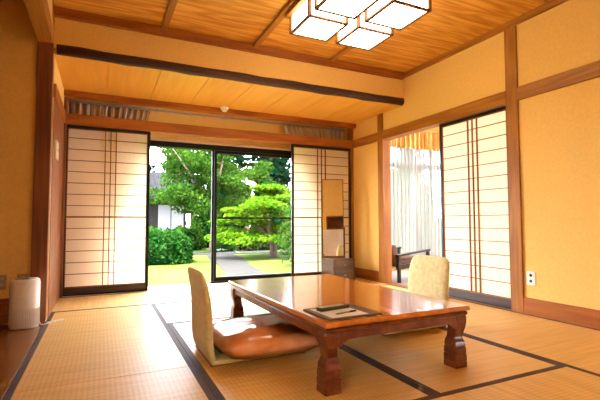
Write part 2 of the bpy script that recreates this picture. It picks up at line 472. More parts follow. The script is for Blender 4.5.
# ================================================================= GARDEN WINDOW
win = thing('window_1', 'wide garden window with dark bronze sliding sashes', None, kind='structure')
YW = 5.45; ZT = 1.765
b = BM()
bx(b, XL, XR, YW-.03, YW+.08, ZT-.015, ZT+.05, .003); bx(b, 1.3, XR, YW-.03, YW+.08, -.03, .022, .003)
bx(b, XL, XL+.03, YW-.03, YW+.08, 0, ZT, .003); bx(b, XR-.03, XR, YW-.03, YW+.08, 0, ZT, .003)
link('outer_frame', b, 'sash', win)
def sash(x0, x1, y, rail):
    b = BM(); st = .034
    bx(b, x0, x0+st, y, y+.03, .02, ZT-.012, .002); bx(b, x1-st, x1, y, y+.03, .02, ZT-.012, .002)
    bx(b, x0+st, x1-st, y, y+.03, ZT-.05, ZT-.012, .002); bx(b, x0+st, x1-st, y, y+.03, .02, .07, .002)
    if rail: bx(b, x0+st, x1-st, y, y+.03, .838, .862, .002)
    s = link('sash', b, 'sash', win)
    b = BM(); bx(b, x0+st, x1-st, y+.013, y+.017, .07, ZT-.05); link('pane', b, 'glass', s)
sash(1.322, 3.20, YW+.035, True); sash(1.346, XR-.03, YW, True)
# wall above the window
b = BM(); bx(b, XL-.06, XR+.07, YW-.02, YW+.1, ZT+.05, 2.6); bx(b, XL-.16, XL, YB, YW+.2, 0, 2.6); bx(b, XR+.0, XR+WT, YB+.05, YW+.12, 0, 2.6)
struct(link('wall_back', b, 'plaster'), 'ochre plaster above the garden window')
struct(box('trim_18', 'sill', XL, XR, YW-.06, YW-.02, ZT+.055, ZT+.085, bev=.003), 'thin wooden strip above the garden window')

# unseen paper window, added to light the right wall
w4 = thing('added_light_window', 'added unseen paper window behind the viewer, lighting the right wall', None, kind='structure')
b = BM()
for yy in (-1.0, -.02, .96): bx(b, XL-.06, XL-.03, yy, yy+.04, .5, 2.0, .002)
bx(b, XL-.06, XL-.03, -1, 1, .5, .54, .002); bx(b, XL-.06, XL-.03, -1, 1, 1.96, 2.0, .002)
link('frame', b, 'trimz', w4)
b = BM()
for k in range(1, 11): bx(b, XL-.055, XL-.043, -.98, .98, .52+k*.133-.003, .52+k*.133+.003)
link('lattice', b, 'bar', w4)
b = BM(); bx(b, XL-.0425, XL-.0415, -.98, .98, .54, 1.96); link('paper', b, 'paper', w4)

# curtain rail
cr = thing('curtain_rail', 'slim metal curtain rail above the garden window', 'curtain rail', (0, 0, 0))
b = BM(); bx(b, XL+.02, XR-.02, 5.335, 5.36, 2.165, 2.185, .002); link('track', b, 'grey', cr)
for xx in (-.2, .6, 1.47, 2.3, 3.1): box('bracket', 'grey', xx-.01, xx+.01, 5.345, YW-.02, 2.18, 2.2, cr)

def drape(name, prof, y, nz, label, cat, mat, pleats, amp, group=None, ztop=2.16, zbot=.03, seed=0):
    """prof(v)-> (x0,x1) for v from 0 (top) to 1 (bottom)"""
    rnd = random.Random(seed); ph = [rnd.uniform(-.9, .9) for _ in range(pleats+2)]
    nu = pleats*8
    b = BM(); uvl = b.loops.layers.uv.new('UVMap'); G = []
    for j in range(nz+1):
        v = j/nz; x0, x1 = prof(v); z = ztop+(zbot-ztop)*v; row = []
        for i in range(nu+1):
            u = i/nu; k = u*pleats
            a = ph[int(k)]*(1-(k % 1))+ph[min(int(k)+1, pleats)]*(k % 1)
            yy = y+amp*sin(2*pi*k+a)*(1+.15*sin(v*5+k))+.004*sin(v*9+k*2)
            row.append((b.verts.new((x0+(x1-x0)*(u+.006*sin(2*pi*k*2+a)), yy, z)), u, v))
        G.append(row)
    for j in range(nz):
        for i in range(nu):
            q = [G[j][i], G[j][i+1], G[j+1][i+1], G[j+1][i]]
            f = b.faces.new([p[0] for p in q])
            for l, p in zip(f.loops, q): l[uvl].uv = (p[1], p[2])
    o = link(name, b, mat, smooth=True)
    sm = o.modifiers.new('thickness', 'SOLIDIFY'); sm.thickness = .002
    return tag(o, label, cat, group)
drape('curtain', lambda v: (XL+.03, .53-.08*min(1, v/.19)-.38*min(1, max(0, v-.19)*2)), 5.345, 30, 'brown striped curtain gathered behind the left paper door', 'curtain', 'curtain', 13, .022, 'striped curtains of the garden window', seed=1)
drape('curtain', lambda v: (2.28+.17*min(1, v/.19)+.42*min(1, max(0, v-.19)*2), XR-.05), 5.345, 30, 'pale striped curtain gathered behind the paper door with the mirror', 'curtain', 'curtain', 13, .022, 'striped curtains of the garden window', seed=2)

# ================================================================= ROOM BESIDE (through the opening)
AX = 6.6; AY0 = 1.4; AYW = 5.62
b = BM(); bx(b, XR+WT, AX, AY0, AYW, -.1, -.02); struct(link('floor_side_room', b, 'carpet'), 'grey carpet of the room beyond the opening')
b = BM(); bx(b, XR+WT, AX, AY0, AYW, 2.42, 2.5); struct(link('ceiling_side_room', b, 'ceillow'), 'wooden ceiling of the room beyond the opening')
b = BM()
bx(b, XR+WT, AX, AYW, AYW+.1, -.02, .2); bx(b, XR+WT, AX, AYW, AYW+.1, 2.15, 2.5); bx(b, XR+WT, 3.6, AYW, AYW+.1, .2, 2.15)
bx(b, AX, AX+.1, AY0, AYW+.1, -.02, .5); bx(b, AX, AX+.1, AY0, AYW+.1, 2.15, 2.5)
bx(b, XR+WT, AX, AY0-.1, AY0, -.02, 2.5)
struct(link('wall_side_room', b, 'plaster'), 'plaster walls of the room beyond the opening')
win2 = thing('window_2', 'window behind the sheer curtain in the room beyond', None, kind='structure')
b = BM()
for xx in (3.62, 5.28, 6.56): bx(b, xx-.02, xx+.03, AYW+.01, AYW+.06, .2, 2.15, .002)
bx(b, 3.6, AX, AYW+.01, AYW+.06, .2, .25, .002); bx(b, 3.6, AX, AYW+.01, AYW+.06, 2.1, 2.15, .002); bx(b, 3.6, AX, AYW+.02, AYW+.05, 1.72, 1.80, .002)
link('frame', b, 'sash', win2)
b = BM(); bx(b, 3.6, AX, AYW+.032, AYW+.036, .25, 2.1); link('pane', b, 'glass', win2)
win3 = thing('added_side_window', 'added unseen side window of the room beyond, lighting the right paper door', None, kind='structure')  # out of view, added so daylight brightens the right paper door
b = BM()
for yy in (AY0, 3.4, AYW-.05): bx(b, AX+.02, AX+.06, yy, yy+.05, .5, 2.15, .002)
bx(b, AX+.02, AX+.06, AY0, AYW, .5, .55, .002); bx(b, AX+.02, AX+.06, AY0, AYW, 2.1, 2.15, .002)
link('frame', b, 'sash', win3)
b = BM(); bx(b, AX+.035, AX+.039, AY0, AYW, .55, 2.1); link('pane', b, 'glass', win3)
drape('sheer_curtain', lambda v: (3.55, 6.3), AYW-.10, 16, 'white sheer pleated curtain seen through the opening', 'curtain', 'sheer', 34, .022, ztop=2.25, zbot=.03, seed=3)
drape('curtain_valance', lambda v: (3.5, 6.4), AYW-.16, 6, 'gold pleated valance over the white sheer curtain', 'valance', 'valance', 30, .022, ztop=2.33, zbot=2.02, seed=4)

# lounge chair beyond
lc = thing('lounge_chair', 'low dark wooden armchair with brown cushion beyond the opening', 'chair', (3.86, 4.80, -.02), radians(4))
def bar(p, q, w, h, name, m, parent):
    b = BM(); p, q = Vector(p), Vector(q); d = q-p; L = d.length
    bx(b, -w/2, w/2, -h/2, h/2, 0, L, .004)
    rot = d.to_track_quat('Z', 'Y').to_matrix().to_4x4(); bmesh.ops.transform(b, matrix=Matrix.Translation(p) @ rot, verts=b.verts)
    return link(name, b, m, parent)
for s in (-.29, .29):
    bar((-.30, s, .36), (.30, s, .42), .055, .03, 'armrest', 'chairdark', lc)
    bar((.27, s, 0), (.27, s, .41), .04, .04, 'leg', 'chairdark', lc)
    bar((-.27, s, 0), (-.27, s, .36), .04, .04, 'leg', 'chairdark', lc)
    bar((-.30, s*.95, .20), (.30, s*.95, .24), .03, .06, 'seat_rail', 'chairdark', lc)
b = BM(); bx(b, -.27, .29, -.26, .26, .2, .32, .03, seg=3); link('seat_cushion', b, 'chairfab', lc, True)
b = BM(); bx(b, -.06, .06, -.26, .26, 0, .26, .03, seg=3); o = link('backrest', b, 'chairfab', lc, True); o.location = (-.27, 0, .24); o.rotation_euler = (0, radians(-14), 0)

# ================================================================= LOW TABLE
TX, TY, TW, TL, TH = 1.383, 2.469, .92, 1.565, .335
tb = thing('low_table', 'large lacquered brown low table with carved legs in the middle of the mats', 'table', (TX, TY, 0), .008)
b = BM(); bx(b, -TW/2, TW/2, -TL/2, TL/2, TH-.026, TH, .009, seg=3); link('tabletop', b, 'table', tb)
b = BM()
def rect(w, l, z): return [(-w/2, -l/2, z), (w/2, -l/2, z), (w/2, l/2, z), (-w/2, l/2, z)]
loft(b, [rect(TW-.05, TL-.05, TH-.026), rect(TW-.03, TL-.03, TH-.032), rect(TW-.022, TL-.022, TH-.042), rect(TW-.03, TL-.03, TH-.050), rect(TW-.045, TL-.045, TH-.054)])
link('moulding', b, 'tabledark', tb)
def apron(length, name):
    n = 40; b = BM(); top = TH-.05; rows = []
    for i in range(n+1):
        x = -length/2+length*i/n; e = length/2-abs(x)
        h = .040+.032*math.exp(-max(e-.075, 0)/.016) if e > .075 else .072
        rows.append((x, top-h))
    for (xa, za), (xb, zb) in zip(rows, rows[1:]):
        v = [b.verts.new(p) for p in ((xa, 0, top), (xb, 0, top), (xb, 0, zb), (xa, 0, za), (xa, .022, top), (xb, .022, top), (xb, .022, zb), (xa, .022, za))]
        b.faces.new(v[:4]); b.faces.new(v[4:][::-1]); b.faces.new((v[3], v[2], v[6], v[7])); b.faces.new((v[0], v[4], v[5], v[1]))
    bmesh.ops.remove_doubles(b, verts=b.verts, dist=1e-5)
    return link(name, b, 'tabledark', tb)
i_ = .022
for s in (-1, 1):
    o = apron(TW-2*i_-.01, 'apron'); o.location = (0, s*(TL/2-i_), 0); o.rotation_euler = (0, 0, 0 if s < 0 else pi)
    o = apron(TL-2*i_-.01, 'apron'); o.location = (s*(TW/2-i_), 0, 0); o.rotation_euler = (0, 0, pi/2 if s > 0 else -pi/2)
# carved leg: square section, outline wanders outward at the shoulder
prof = [(0, .088, 0), (.004, .092, 0), (.028, .092, 0), (.032, .086, 0), (.036, .091, 0), (.066, .091, 0), (.070, .084, 0), (.075, .089, 0), (.104, .087, 0),
        (.110, .080, 0), (.116, .084, .0), (.138, .080, -.001), (.152, .068, -.002), (.165, .063, -.001), (.19, .066, .003), (.215, .071, .007), (.245, .078, .008), (.27, .084, .005), (.286, .084, .001)]
for sx in (-1, 1):
    for sy in (-1, 1):
        b = BM(); rings = []
        for z, w, off in prof:
            h = w/2; c = .006
            cx, cy = sx*(TW/2-.010-.046+off), sy*(TL/2-.020-.046+off)
            p = [(-h+c, -h), (h-c, -h), (h, -h+c), (h, h-c), (h-c, h), (-h+c, h), (-h, h-c), (-h, -h+c)]
            rings.append([(cx+x, cy+y, z) for x, y in p])
        loft(b, rings)
        # carved key pattern on the foot block
        for fx, fy in ((0, sy), (sx, 0)):
            for (u0, u1, v0, v1) in ((-.03, .03, .008, .012), (-.03, -.026, .008, .027), (.026, .03, .008, .027), (-.018, .018, .023, .027), (-.002, .002, .014, .023),
                                     (-.03, .03, .044, .048), (-.03, .03, .057, .061), (-.012, -.008, .048, .057), (.008, .012, .048, .057)):
                cx, cy = sx*(TW/2-.056), sy*(TL/2-.066)
                if fx: bx(b, cx+fx*.0455-.0015, cx+fx*.0455+.0015, cy+u0, cy+u1, v0, v1)
                else: bx(b, cx+u0, cx+u1, cy+fy*.0455-.0015, cy+fy*.0455+.0015, v0, v1)
        link('leg', b, 'tabledark', tb)

# things on the table
bd = thing('leather_board', 'dark brown leather writing board on the near corner of the low table', 'board', (1.125, 1.86, TH), radians(2))
b = BM(); bx(b, -.155, .155, -.135, .135, 0, .007, .003); link('board', b, 'leather', bd)
pp = thing('paper_sheet', 'white paper sheet lying on the dark leather board', 'paper', (1.10, 1.852, TH+.0072), radians(2))
b = BM(); bx(b, -.105, .105, -.11, .11, 0, .0012); link('sheet', b, 'paperw', pp)
rc = thing('remote_control', 'slim grey remote control lying on the white sheet', 'remote control', (1.10, 1.905, TH+.0086), radians(8))
b = BM(); bx(b, -.095, .095, -.022, .022, 0, .020, .006, seg=3); link('body', b, plain('olive_grey_plastic', (.07, .055, .04), .4), rc)
b = BM(); bx(b, -.092, .06, -.018, .018, .0185, .0208, .001); link('face', b, plain('pale_face', (.50, .45, .36), .4), rc)
for k in range(3):
    for j in range(2): box('button', 'grey', -.07+k*.035, -.052+k*.035, -.011+j*.013, -.003+j*.013, .0206, .0222, rc, bev=.0006)
b = BM(); bx(b, .085, .096, -.017, .017, .005, .016, .002); link('emitter_window', b, 'black', rc)
pn = thing('pen', 'thin dark ballpoint pen lying on the white sheet', 'pen', (1.115, 1.80, TH+.0086+.004), radians(12))
b = BM(); tube(b, [(-.06, 0, 0), (.02, 0, 0)], .004, 10); link('barrel', b, 'grey', pn, True)
b = BM(); tube(b, [(.02, 0, 0), (.065, 0, 0), (.068, 0, 0)], [.0046, .0046, .003], 10); link('cap', b, 'black', pn, True)
b = BM(); tube(b, [(-.072, 0, 0), (-.06, 0, 0)], [.001, .0038], 10); link('tip', b, 'black', pn, True)

# ================================================================= FLOOR CHAIRS
def pillow(w, d, h, e=.42, nu=36, nv=18, wr=0, seed=0):
    """puffy square cushion: rounded square outline, domed"""
    b = BM(); R = []
    for j in range(nv+1):
        ph = -pi/2+pi*j/nv; row = []
        for i in range(nu):
            th = 2*pi*i/nu
            def sp(x, p): return math.copysign(abs(x)**p, x)
            cphi = cos(ph)**.55 if cos(ph) > 0 else 0
            x = w/2*sp(cos(th), e)*cphi; y = d/2*sp(sin(th), e)*cphi
            z = h/2*sp(sin(ph), .9)*(1-.25*(abs(x)/(w/2))**3*(abs(y)/(d/2))**3)
            p = Vector((x, y, z))
            if wr: p += p.normalized()*wr*(noise.noise(p*11+Vector((seed, 0, 0)))+.6*abs(noise.noise(p*26)))
            row.append(b.verts.new(p))
        R.append(row)
    for j in range(nv):
        for i in range(nu):
            b.faces.new((R[j][i], R[j][(i+1) % nu], R[j+1][(i+1) % nu], R[j+1][i]))
    bmesh.ops.remove_doubles(b, verts=b.verts, dist=1e-4)
    return b

def zaisu(label, loc, rz):
    t = thing('legless_chair', label, 'floor chair', loc, rz, 'legless floor chairs at the low table')
    # back: a curved padded board swept upward; local +x is where the sitter faces
    path = [(.050, .012, 1, .040), (.03, .05, 1, .046), (.020, .11, 1, .048), (.018, .19, 1, .048), (.016, .28, 1, .046), (.008, .37, .99, .042), (-.006, .44, .97, .038), (-.020, .49, .92, .032), (-.028, .512, .80, .024), (-.030, .519, .62, .010)]
    b = BM(); rings = []; hw = .225
    for i, (x, z, ws, th) in enumerate(path):
        a = path[max(i-1, 0)]; c = path[min(i+1, len(path)-1)]
        d = Vector((c[0]-a[0], 0, c[1]-a[1])).normalized(); nrm = Vector((d.z, 0, -d.x))
        ring = []
        for k in range(28):
            an = 2*pi*k/28
            yy = hw*ws*math.copysign(abs(cos(an))**.28, cos(an)); tt = th/2*math.copysign(abs(sin(an))**.6, sin(an))
            p = Vector((x, yy, z))+nrm*tt
            ring.append(p)
        rings.append(ring)
    loft(b, rings); o = link('backrest', b, 'zfab', t, True); subsurf(o, 1)
    b = BM(); bx(b, .03, .60, -.225, .225, .010, .034, .009, seg=3); link('seat', b, 'zfab', t, True)
    b = BM(); bx(b, .025, .605, -.21, .21, 0, .011, .003); link('base_board', b, 'zwood', t)
    return t
zl = zaisu('pale fabric legless chair seen edge-on at the left of the low table', (.535, 2.525, .001), 0)
zr = dup(zl, (2.40, 2.615, .001), pi, 'pale green legless chair with its front turned to the viewer, right of the low table')

def zabuton(label, loc, rz, w, d, h, seed):
    t = thing('floor_cushion', label, 'cushion', loc, rz, 'plastic wrapped orange cushions on the floor chairs')
    b = pillow(w, d, h, wr=.006, seed=seed); o = link('cushion', b, 'cush', t, True); subsurf(o, 1)
    b = pillow(w+.012, d+.012, h+.010, nu=72, nv=36, wr=.014, seed=seed+3); o = link('plastic_wrap', b, 'wrap', t, True)
    o['label'] = 'crinkled clear plastic wrap'
    return t
zabuton('orange cushion in crinkled clear plastic on the left floor chair', (.93, 2.42, .036+.080), .0, .66, .55, .158, 1)
zabuton('orange cushion half hidden under the table, on the right floor chair', (2.05, 2.565, .036+.055), pi, .54, .50, .105, 5)

# ================================================================= CEILING LAMP
lf = thing('ceiling_light', 'ceiling light of four square paper lanterns in thin wooden frames', 'ceiling light', (1.83, 2.77, ZC-.03))
zb, zt = 2.40-(ZC-.03), 2.565-(ZC-.03)
for xs in ((-.405, -.365), (.365, .405)):
    bx_ = BM(); bx(bx_, xs[0]-.04, xs[1]-.04, -.46, .43, -.035, .03, .004); link('base_rail', bx_, 'trimy', lf)
for ys in ((-.26, -.20), (.20, .26)):
    bx_ = BM(); bx(bx_, -.42, .42, ys[0], ys[1], -.015, .03, .004); link('cross_rail', bx_, 'trimx', lf)
for cx in (-.225, .230):
    for cy in (-.23, .225):
        h = .17; e = .0125
        b = BM()
        for sx in (-1, 1):
            for sy in (-1, 1): bx(b, cx+sx*h-e, cx+sx*h+e, cy+sy*h-e, cy+sy*h+e, zb, zt)
        for z in (zb, zt-.012):
            for s in (-1, 1):
                bx(b, cx-h, cx+h, cy+s*h-e, cy+s*h+e, z, z+.012); bx(b, cx+s*h-e, cx+s*h+e, cy-h, cy+h, z, z+.012)
        fr = link('lantern_frame', b, 'bar', lf)
        b = BM(); bx(b, cx-h+.003, cx+h-.003, cy-h+.003, cy+h-.003, zb+.003, zt-.003); link('lantern_paper', b, 'lamp', fr)

# smoke detector
sd = thing('smoke_detector', 'small round white smoke detector on the edge beam of the low ceiling', 'smoke detector', (1.365, 5.045, ZL))
b = BM(); tube(b, [(0, 0, 0), (0, 0, -.018), (0, 0, -.022)], [.05, .05, .044], 24); link('base', b, 'white', sd, True)
b = BM(); tube(b, [(0, 0, -.02), (0, 0, -.042), (0, 0, -.05)], [.036, .032, .018], 24); link('sensor', b, 'white', sd, True)

# ================================================================= AIR PURIFIER
ap = thing('air_purifier', 'rounded white air purifier on the dark plank floor by the pillar', 'air purifier', (-.515, 3.825, 0))
ap.scale = (.86, .86, .955)
b = BM(); rings = []
for z, r in ((0, .098), (.004, .108), (.014, .113), (.16, .113), (.17, .114), (.35, .114), (.372, .109), (.383, .097)):
    rings.append([(r*math.copysign(abs(cos(t))**.72, cos(t)), r*math.copysign(abs(sin(t))**.72, sin(t)), z) for t in [2*pi*k/40 for k in range(40)]])
loft(b, rings); link('body', b, 'white', ap, True)
b = BM()
for k in range(56):
    t = 2*pi*k/56; r = .1135
    x, y = r*math.copysign(abs(cos(t))**.72, cos(t)), r*math.copysign(abs(sin(t))**.72, sin(t))
    bx(b, x-.0016, x+.0016, y-.0016, y+.0016, .02, .155)
o = link('grille', b, plain('pale_grille', (.62, .58, .53), .5), ap); o['label'] = 'ribbed grille band'
b = BM(); tube(b, [(0, 0, .382), (0, 0, .3865)], [.082, .078], 28); link('control_panel', b, 'grey', ap, True)
b = BM(); tube(b, [(0, 0, .385), (0, 0, .389)], [.035, .03], 20); link('dial', b, 'black', ap, True)
b = BM()
tube(b, [(.113, -.0, .03), (.13, -.02, .012), (.15, -.01, .006), (.17, .03, .006), (.20, .05, .006), (.19, .09, .006), (.165, .07, .007), (.18, .04, .012), (.215, .06, .012), (.235, .085, .006), (.21, .10, .006), (.30, .13, .006)], .0048, 8)
link('power_cord', b, 'white', ap, True)

# ================================================================= OUTLETS, SWITCH
def outlet(label, loc, rz, m, two=True):
    t = thing('wall_outlet', label, 'outlet', loc, rz)
    b = BM(); bx(b, -.04, .04, -.006, 0, -.058, .058, .003); link('plate', b, m, t)
    for z in (.024, -.024):
        b = BM(); tube(b, [(0, -.0055, z), (0, -.0085, z)], .013, 16); link('socket', b, 'black' if m == 'white' else 'grey', t, True)
outlet('white double outlet low on the bare right wall', (XR, 2.387, .312), -pi/2, 'white')
outlet('ochre outlet on the alcove wall at the left edge, left of its twin', (-.70, YD-.0105, .33), 0, 'beige')
outlet('ochre outlet on the alcove wall just above the white air purifier', (-.555, YD-.0105, .33), 0, 'beige')
sw = thing('wall_switch', 'pale wall switch on the brown panel left of the paper door', 'switch', (XL+.007, 4.36, 1.455), pi/2)
b = BM(); bx(b, -.10, .10, -.012, 0, -.08, .08, .003); link('plate', b, 'ivory', sw)
box('rocker', 'grey', -.02, .02, -.016, -.01, -.012, .012, sw)

# ================================================================= STANDING MIRROR
va = thing('dressing_mirror', 'tall narrow mirror on a low dark box stand before the right back paper door', 'mirror', (2.93, 4.90, 0), radians(5))
b = BM(); bx(b, -.20, .15, -.15, .14, .012, .30, .004); link('cabinet', b, 'vanity', va)
box('plinth', 'black', -.19, .14, -.14, .13, 0, .014, va)
b = BM()
bx(b, -.185, .135, -.156, -.149, .03, .155, .002); link('drawer', b, 'vanity', va)
b = BM(); bx(b, -.185, .135, -.156, -.149, .165, .285, .002); dr = link('drawer', b, 'vanity', va)
for z in (.092, .225):
    b = BM(); tube(b, [(-.025, -.156, z), (-.025, -.172, z)], [.006, .009], 12); link('knob', b, 'grey', va, True)
mf = BM(); bx(mf, -.148, .148, -.008, .014, .0, 1.075, .003); o = link('mirror_frame', mf, 'bar', va); o.location = (-.085, .02, .305); o.rotation_euler = (radians(-2.0), 0, radians(-27))
b = BM(); bx(b, -.138, .138, -.0105, -.0085, .03, 1.065); g = link('mirror_glass', b, 'mirror', o)
for s in (-1, 1):
    b = BM(); bx(b, s*.155-.006, s*.155+.006, -.008, .02, -.004, .42, .002); p = link('post', b, 'vanity', va); p.location = o.location; p.rotation_euler = (0, 0, radians(-27))

# what the mirror sees behind the viewer
wc = thing('white_cabinet', 'white cabinet seen only in the mirror, against the rear wall', 'cabinet', (1.6, YR+.26, 0))
box('body', 'white', -.76, .76, -.25, .25, .06, .98, wc, bev=.006); box('plinth', 'black', -.75, .75, -.24, .24, 0, .06, wc)
for s in (-1, 1):
    d = box('door', 'white', s*.378-.375, s*.378+.375, .25, .268, .08, .97, wc, bev=.003); box('handle', 'grey', s*.05-.012, s*.05+.012, .268, .28, .2, .28, d)
tc_ = thing('wooden_shelf_box', 'open brown wooden box standing on the white cabinet, seen only in the mirror', 'box', (1.65, YR+.25, .981))
b = BM(); bx(b, -.4, .4, -.2, .2, 0, .03, .003); bx(b, -.4, .4, -.2, .2, .35, .38, .003); bx(b, -.4, -.37, -.2, .2, .03, .35); bx(b, .37, .4, -.2, .2, .03, .35); link('shell', b, 'trimx', tc_)
b = BM(); bx(b, -.37, .37, -.2, -.19, .03, .35); link('back_panel', b, 'darkx', tc_)

# ================================================================= GARDEN
GZ = -.35
b = BM(); bx(b, -40, 60, YW+.12, 90, GZ-.3, GZ); struct(link('ground', b, 'lawn'), 'mown lawn of the garden')
def path_strip(pts, w, z, label):
    b = BM(); L = []; R = []
    for i, p in enumerate(pts):
        a = Vector(pts[max(i-1, 0)]); c = Vector(pts[min(i+1, len(pts)-1)]); d = (c-a).normalized(); n = Vector((-d.y, d.x))
        ww = w*(1+.15*sin(i*1.9))
        L.append(Vector(p)+n*ww/2); R.append(Vector(p)-n*ww/2)
    for i in range(len(pts)-1):
        v = [b.verts.new((q.x, q.y, zz)) for zz in (z, z-.02) for q in (L[i], R[i], R[i+1], L[i+1])]
        b.faces.new(v[:4]); b.faces.new((v[0], v[3], v[7], v[4])); b.faces.new((v[1], v[5], v[6], v[2]))
    struct(link('gravel_path', b, 'gravel'), label)
path_strip([(2.6, 6.5), (2.75, 8), (3.0, 9.5), (3.25, 11), (3.5, 12.5), (3.75, 14.4)], .9, GZ+.02, 'grey gravel path leading away from the window')
path_strip([(-6, 15.6), (-2, 15.4), (1.5, 15.2), (5, 14.9), (9, 14.9), (14, 15)], 1.1, GZ+.022, 'grey gravel path crossing the garden')

def leaves(b, pts, size, flat=.0, rnd=random):
    for p in pts:
        u = Vector((rnd.gauss(0, 1), rnd.gauss(0, 1), rnd.gauss(0, 1)*(1-flat))).normalized()
        w = u.cross(Vector((rnd.gauss(0, 1), rnd.gauss(0, 1), rnd.gauss(0, 1)))).normalized()
        if flat: w = (w-Vector((0, 0, w.z*flat))).normalized()
        s = size*rnd.uniform(.6, 1.3)
        a, c = u*s, w*s*.55
        p = Vector(p)
        vs = [b.verts.new(q) for q in (p-a, p-c*.9+a*.1, p+a, p+c*.9+a*.1)]
        b.faces.new(vs)

def crown_pts(n, c, r, rnd, shell=.55):
    out = []
    for _ in range(n):
        d = Vector((rnd.gauss(0, 1), rnd.gauss(0, 1), rnd.gauss(0, 1))).normalized()
        k = shell+(1-shell)*rnd.random()**.6
        out.append(Vector((c[0]+d.x*r[0]*k, c[1]+d.y*r[1]*k, c[2]+d.z*r[2]*k)))
    return out

def shrub(name, label, cat, loc, rx, ry, h, n, size, leaf, seed, group=None):
    rnd = random.Random(seed)
    t = thing(name, label, cat, loc, 0, group)
    b = BM(); pts = []
    for _ in range(n):
        d = Vector((rnd.gauss(0, 1), rnd.gauss(0, 1), abs(rnd.gauss(0, 1)))).normalized()
        e = .62
        q = Vector([math.copysign(abs(c)**e, c) for c in d])
        k = rnd.uniform(.86, 1.03)*(1+.07*noise.noise(d*3+Vector((seed, 0, 0))))
        pts.append((q.x*rx*k, q.y*ry*k, max(.03, q.z*h*k)))
    leaves(b, pts, size, rnd=rnd); link('foliage', b, leaf, t)
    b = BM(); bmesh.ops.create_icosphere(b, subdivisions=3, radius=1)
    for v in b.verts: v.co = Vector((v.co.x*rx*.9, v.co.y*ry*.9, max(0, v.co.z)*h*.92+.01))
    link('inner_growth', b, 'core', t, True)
    b = BM(); tube(b, [(0, 0, 0), (0, 0, h*.4)], [.05, .03], 8); link('stem', b, 'bark', t, True)
    return t

shrub('hedge_bush', 'broad clipped green bush outside the left window pane', 'bush', (1.42, 12.4, GZ), .98, .85, .92, 6500, .055, M['leafH'], 11)
shrub('garden_bush', 'rounded bright bush between the clipped bush and window stile', 'bush', (3.2, 17.5, GZ), .7, .65, .95, 1800, .06, M['leafL'], 12, 'round bushes behind the lawn')
shrub('garden_bush', 'dark green rounded bush just left of the maple', 'bush', (4.3, 15.9, GZ), .48, .48, .72, 1600, .055, M['leafH'], 13, 'round bushes behind the lawn')
shrub('garden_bush', 'olive azalea bush left of the maple trunk', 'bush', (5.62, 16.1, GZ), .66, .62, .85, 2200, .055, M['leafR'], 14, 'round bushes behind the lawn')
shrub('garden_bush', 'small green bush beyond the maple trunk', 'bush', (6.75, 16.0, GZ), .5, .5, .65, 1500, .055, M['leafH'], 15, 'round bushes behind the lawn')
shrub('garden_bush', 'green bush right of the maple behind the right paper door', 'bush', (8.1, 16.2, GZ), .75, .75, .95, 1600, .06, M['leafL'], 16, 'round bushes behind the lawn')
shrub('garden_bush', 'green bush by the house wall behind the left tree', 'bush', (1.5, 18.3, GZ), .75, .75, 1.0, 1600, .06, M['leafL'], 17, 'round bushes behind the lawn')

# Japanese maple with layered foliage
def maple(loc, seed):
    rnd = random.Random(seed)
    t = thing('maple_tree', 'bright green layered maple with forked trunk outside the right pane', 'tree', loc)
    b = BM()
    tube(b, [(0, 0, 0), (.02, 0, .3), (-.05, .05, .6), (-.12, .05, .95), (-.2, 0, 1.4)], [.15, .115, .10, .075, .03], 10)
    tube(b, [(.0, 0, .42), (.2, -.05, .75), (.45, -.1, 1.1), (.8, 0, 1.5)], [.10, .08, .06, .02], 9)
    tube(b, [(-.06, .05, .62), (-.5, -.1, .95), (-1.0, -.2, 1.2)], [.07, .045, .015], 8)
    tube(b, [(.2, 0, .75), (.7, -.2, .95), (1.2, -.3, 1.1)], [.05, .035, .012], 8)
    link('trunk', b, 'bark', t, True)
    b = BM()
    pads = []
    for k in range(46):
        a = rnd.uniform(0, 2*pi); lev = rnd.random()
        rr = (1.75-1.05*lev)*rnd.uniform(.25, 1)
        pads.append((rr*cos(a)*1.08, rr*sin(a), .72+1.62*lev-.16*rr, .62-.2*lev))
    pads += [(-1.5, -.3, .75, .5), (-1.1, .2, 1.35, .5), (-.6, -.5, 1.75, .5), (1.3, -.2, .85, .5), (-1.7, 0, 1.15, .4), (-.9, -.6, .62, .45), (.7, -.9, .75, .5), (0, 0, 2.25, .5), (-1.45, -.4, 1.5, .4)]
    for x, y, z, r in pads:
        leaves(b, crown_pts(330, (x, y, z), (r, r, r*.24), rnd, .2), .062, .55, rnd)
    link('foliage', b, 'leafM', t)
maple((5.05, 12.6, GZ), 21)

def broadleaf(label, loc, trunk_h, crowns, n, size, leaf, seed, group=None, name='garden_tree', tr=.14):
    rnd = random.Random(seed)
    t = thing(name, label, 'tree', loc, 0, group)
    b = BM()
    tube(b, [(0, 0, 0), (.05, 0, trunk_h*.4), (-.03, .03, trunk_h*.75), (.0, 0, trunk_h)], [tr, tr*.8, tr*.65, tr*.4], 10)
    for c, r in crowns[:5]:
        tube(b, [(0, 0, trunk_h*.7), ((c[0])*.5, c[1]*.5, (trunk_h*.7+c[2])*.5), c], [tr*.5, tr*.35, tr*.12], 7)
    link('trunk', b, 'bark', t, True)
    b = BM()
    for c, r in crowns: leaves(b, crown_pts(n, c, r, rnd, .35), size, .2, rnd)
    link('foliage', b, leaf, t)
    return t
rr = random.Random(5)
cl = []
for k in range(40):
    a = rr.uniform(0, 2*pi); q = rr.uniform(.2, 1)
    cl.append(((-.75+1.6*q*cos(a), 1.1*q*sin(a), 1.75+2.6*rr.random()), (.55, .55, .34)))
broadleaf('loose light green tree outside the left window pane, before the old house', (3.85, 15.8, GZ), 2.6, cl, 300, .075, M['leafL'], 31)
cl = []
for k in range(22):
    a = rr.uniform(0, 2*pi); q = rr.uniform(.2, 1)
    cl.append(((1.3*q*cos(a), 1.1*q*sin(a), 1.4+2.4*rr.random()), (.5, .5, .32)))
